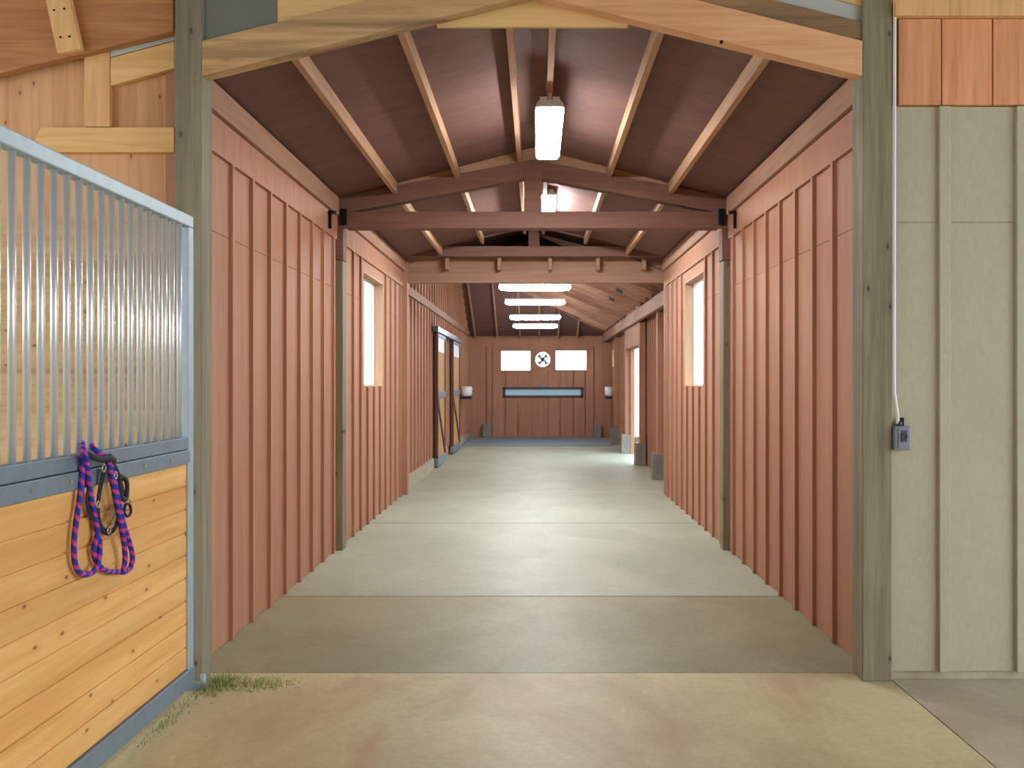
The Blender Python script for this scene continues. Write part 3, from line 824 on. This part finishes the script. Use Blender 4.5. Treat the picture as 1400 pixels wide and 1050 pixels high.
rp = thing('lead_rope', 'blue and magenta braided lead rope looped over the stall rail', 'rope', on_panel(140, 640))
def rope_part(seq, name='strand', r=.0108):
    pts = smooth([on_panel(px, py, o) for px, py, o in seq], 10)
    mb, vals = rope(pts, r)
    # seam-free spiral: 'along' is stored per corner
    o = mb.build(name, M['rope'], rp)
    at = o.data.attributes.new('along', 'FLOAT', 'CORNER')
    n = 12
    for poly in o.data.polygons:
        vs = list(poly.vertices); ks = [v % n for v in vs]
        wrap = max(ks)-min(ks) > n/2
        for li, v in zip(poly.loop_indices, vs):
            k = v % n; i = v//n
            kk = k + (n if (wrap and k < n/2) else 0)
            at.data[li].value = vals[i*n] + kk/n
    return o
B = .018
rope_part([(112,606,-.03),(113,611,.005),(112,622,B),(112,650,B),(109,680,B),(104,715,B),(101,745,B),(103,772,B),(112,785,B+.004),(124,784,B+.01),(133,774,B+.014),(136,758,B+.014),(136,742,B+.006),(131,715,B),(126,690,B),(122,665,B+.006),(119,640,B+.012),(116,622,B+.02),(113,612,.01),(113,606,-.03)])
rope_part([(125,608,-.03),(127,612,.01),(134,618,B+.01),(143,624,B+.02),(151,634,B+.02),(156,655,B+.014),(163,690,B+.014),(170,720,B+.01),(177,742,B+.006),(181,760,B+.006),(179,774,B+.004),(172,781,B),(160,782,B),(147,781,B),(138,776,B),(131,766,B),(128,752,B),(131,738,B),(134,730,B+.004)])
rope_part([(148,632,B+.034),(153,655,B+.03),(160,692,B+.03),(166,722,B+.026),(170,745,B+.02),(171,765,B+.014),(169,780,B+.012),(169,785,B+.012)])
ha = thing('horse_halter', 'black webbing halter with metal fittings hung with the rope', 'halter', on_panel(152, 680))
def strap(seq, name='strap', w=.013, th=.4, cyc=False):
    pts = smooth([on_panel(px, py, o) for px, py, o in seq], 8, cyc)
    return MB().tube(pts, w, 10, cyc, th).build(name, M['blackstrap'], ha)
strap([(119,622,.03),(128,625,.045),(140,628,.05),(150,625,.05),(158,630,.045)], 'crown_strap')
strap([(152,622,.05),(144,640,.04),(139,658,.03),(135,680,.024),(134,705,.022),(139,722,.022),(148,728,.022),(157,722,.022),(161,708,.024),(160,690,.026)], 'nose_strap')
strap([(117,630,.02),(122,655,.018),(119,680,.016),(121,695,.016),(126,708,.016)], 'throat_strap', .010)
strap([(150,626,.05),(156,634,.045),(163,650,.03),(168,668,.024),(172,685,.022)], 'cheek_strap', .011)
bk = [on_panel(p, q, .03) for p, q in ((163,652),(172,656),(174,668),(172,682),(166,680),(165,665))]
MB().tube(smooth(bk, 4, True), .012, 8, True, .7).build('strap_fold', M['blackstrap'], ha)
def ring(c, r, name):
    c = on_panel(*c); pts = []
    for k in range(16):
        t = 2*math.pi*k/16; pts.append(c + Vector((0, r*math.cos(t), r*math.sin(t))))
    MB().tube(pts, .0035, 8, True).build(name, M['brass'], ha)
ring((175,690,.026), .024, 'ring'); ring((142,640,.05), .014, 'ring'); ring((149,725,.034), .013, 'ring'); ring((134,690,.034), .012, 'ring'); ring((158,650,.052), .013, 'ring')
cb = on_panel(154, 705, .03)
MB().bar(cb+Vector((0,-.025,-.03)), cb+Vector((0,.025,.045)), .012, .022, (1,0,0)).build('snap', M['brass'], ha, .003)
tag(MB().tube(smooth([on_panel(172,690,.03), on_panel(177,690,.03), on_panel(179,700,.03), on_panel(174,706,.03), on_panel(170,700,.03)], 5, True), .006, 8, True).build('trigger_loop', M['blackstrap'], ha))

# ------------------------------------------------------------------ right grey wall
YG = 4.915
w = MB()
w.box(1.866, 7, YG, YG+.06, .045, 2.408); w.box(1.866, 7, YG, YG+.06, 2.412, 3.02); w.box(1.866, 7, YG+.008, YG+.06, 2.4, 2.42)
x = (1290-VX)*YG/F
while x < 7:
    w.box(x-.028, x+.028, YG-.022, YG+.001, .045, 3.018); x += .4064
struct('wall_grey', w, M['osb'], 'grey beige painted board wall with battens right of the entrance post', 'wall', None, .002)
w = MB().box(1.866, 7, YG+.02, YG+.06, -.01, .04)
struct('baseboard_right', w, M['curb'], 'narrow concrete sill under the grey wall', 'sill')
xs = [1.90, (1289-VX)*4.88/F, (1359-VX)*4.88/F, 2.95, 3.25, 3.6, 3.9, 4.3]
for k in range(7):
    b_ = MB().box(xs[k]+.004, xs[k+1]-.003, YG-.02, YG+.012, 3.024, 3.475).build('upright_board', M['redboard'], None, .002)
    tag(b_, ('first', 'second', 'third', 'fourth', 'fifth', 'sixth', 'seventh')[k] + ' orange brown upright board right of the post above the grey wall', 'board', 'orange boards above the grey wall')
struct('wall_upper_right', MB().box(1.866, 7, YG+.014, YG+.06, 3.021, 4.5), M['bigbeam'], 'dark backing above the grey wall', 'wall')
tag(MB().box(1.872, 4.6, YG-.06, YG+.012, 3.478, 3.56).build('wooden_ledger', M['stud'], None, .003), 'pale ledger board along the top of the orange boards', 'board')
# power cable and outlet
oc = Vector(((1229-VX)*YG/F, YG, CH+(VY-598)*YG/F))
eb = thing('electrical_box', 'small grey outlet box with switch on the edge of the grey wall', 'outlet', (oc.x, YG, oc.z-.06))
MB().box(oc.x-.043, oc.x+.04, YG-.055, YG-.001, oc.z-.063, oc.z+.062).build('box', M['greybox'], eb, .005)
MB().box(oc.x-.026, oc.x+.034, YG-.060, YG-.054, oc.z-.052, oc.z+.052).build('cover', M['greybox'], eb, .002)
MB().box(oc.x-.012, oc.x+.018, YG-.064, YG-.059, oc.z-.02, oc.z+.04).ring((oc.x+.003, oc.z+.01), .012, .017, YG-.068, YG-.059, 20).build('socket', M['darkgrey'], eb, .001)
MB().box(oc.x+.002, oc.x+.016, YG-.03, YG-.01, oc.z+.062, oc.z+.105).build('latch', M['black'], eb, .002)
MB().tube([(oc.x-.008, YG-.03, oc.z+.061), (oc.x-.008, YG-.03, oc.z+.085)], .013, 12).build('gland', M['darkgrey'], eb)
cp = [px3(px, py, YG-.03) for px, py in ((1223.5,-40),(1223,100),(1222.6,300),(1222.4,450),(1222.6,530),(1223.5,541),(1225,553),(1227,566),(1227,579))]
cp = smooth([Vector(p) for p in cp], 8)
tag(MB().tube(cp, .0085, 10).build('power_cable', M['whitecable']), 'thin white cable running down the edge of the right post to the outlet', 'cable')

# ------------------------------------------------------------------ weeds at the foot of the left post
g = MB()
def blades(cx, cy, n, rx, ry, h):
    for k in range(n):
        a = random.gauss(0, rx); b_ = random.gauss(0, ry); x, y = cx+a, cy+b_
        if x < SX-.05: continue
        hh = h*random.uniform(.4, 1.1)*math.exp(-(a*a/(2*rx*rx)+b_*b_/(2*ry*ry))*.6); t = random.uniform(0, 6.28); l = random.uniform(.2, 1.4)*hh
        w_ = .0022
        dx, dy = math.cos(t), math.sin(t)
        g.add([(x-dy*w_, y+dx*w_, 0), (x+dy*w_, y-dx*w_, 0), (x+dx*l*.4+dy*w_*.7, y+dy*l*.4-dx*w_*.7, hh*.7), (x+dx*l, y+dy*l, hh), (x+dx*l*.4-dy*w_*.7, y+dy*l*.4+dx*w_*.7, hh*.7)], [(0,1,2,4),(4,2,3)])
blades(-1.65, 4.82, 480, .06, .10, .05); blades(-1.46, 4.84, 420, .12, .07, .03); blades(-1.70, 4.4, 160, .03, .22, .035)
tag(g.build('grass', M['grass']), 'small green weeds growing at the foot of the left entrance post', 'grass', None, 'stuff')

# ------------------------------------------------------------------ unseen barn around the camera, openings shaped for the light
struct('ceiling_entry', MB().box(-6.2, 7.2, -4, 5.1, 4.6, 4.7), M['deck'], 'unseen roof added in front of the aisle to hold back sky light', 'ceiling')  # out of view, added to restrict sky light on the entrance
struct('wall_entry_left', MB().box(-6.2, -6.05, -4, 5.1, 0, .9).box(-6.2, -6.05, -4, 5.1, 3.9, 4.6).box(-6.2, -6.05, -4, -3, .9, 3.9).box(-6.2, -6.05, 4.6, 5.1, .9, 3.9), M['ply'], 'unseen plywood wall far left with a wide opening added to light the stall', 'wall')  # out of view; wide opening added so daylight reaches the stall planks
struct('wall_back', MB().box(-6.2, -3.4, -4.1, -4, 0, 4.6).box(3.4, 7.2, -4.1, -4, 0, 4.6).box(-3.4, 3.4, -4.1, -4, 0, 4.6), M['ply'], 'unseen plywood wall behind the camera closed to cut the light', 'wall')  # out of view; doorway filled in to weaken light from behind

# ------------------------------------------------------------------ world, sun, camera
wl = bpy.data.worlds.new('sky'); sc.world = wl; wl.use_nodes = True
nt = wl.node_tree; N, L = nt.nodes, nt.links
bg = N['Background']
tc = N.new('ShaderNodeTexCoord'); sp = N.new('ShaderNodeSeparateXYZ'); L.new(tc.outputs['Generated'], sp.inputs[0])
cr = N.new('ShaderNodeValToRGB'); cr.color_ramp.elements[0].position = .0; cr.color_ramp.elements[0].color = (.93,.98,1,1)
cr.color_ramp.elements[1].position = .8; cr.color_ramp.elements[1].color = (.66,.84,1,1)
L.new(sp.outputs['Z'], cr.inputs[0]); L.new(cr.outputs[0], bg.inputs['Color']); bg.inputs['Strength'].default_value = 4.4

cam = bpy.data.cameras.new('camera'); co = bpy.data.objects.new('camera', cam); C.objects.link(co)
cam.sensor_width = 36; cam.sensor_fit = 'HORIZONTAL'; cam.lens = F/1400*36
co.location = (0, 0, CH); co.rotation_euler = (R(90), 0, 0)
cam.shift_x = -(VX-700)/1400; cam.shift_y = (VY-525)/1400
cam.clip_start = .05; cam.clip_end = 300
sc.camera = co
for o in bpy.data.objects:
    if '_o' in o: del o['_o']
vs = sc.view_settings
sc.display_settings.display_device = 'sRGB'
vs.view_transform = 'Standard'; vs.look = 'None'; vs.gamma = 1; vs.use_curve_mapping = False; vs.exposure = 0.36
sc.cycles.use_denoising = True
sc.cycles.max_bounces = 10; sc.cycles.diffuse_bounces = 6; sc.cycles.transparent_max_bounces = 12
sc.cycles.sample_clamp_indirect = 8
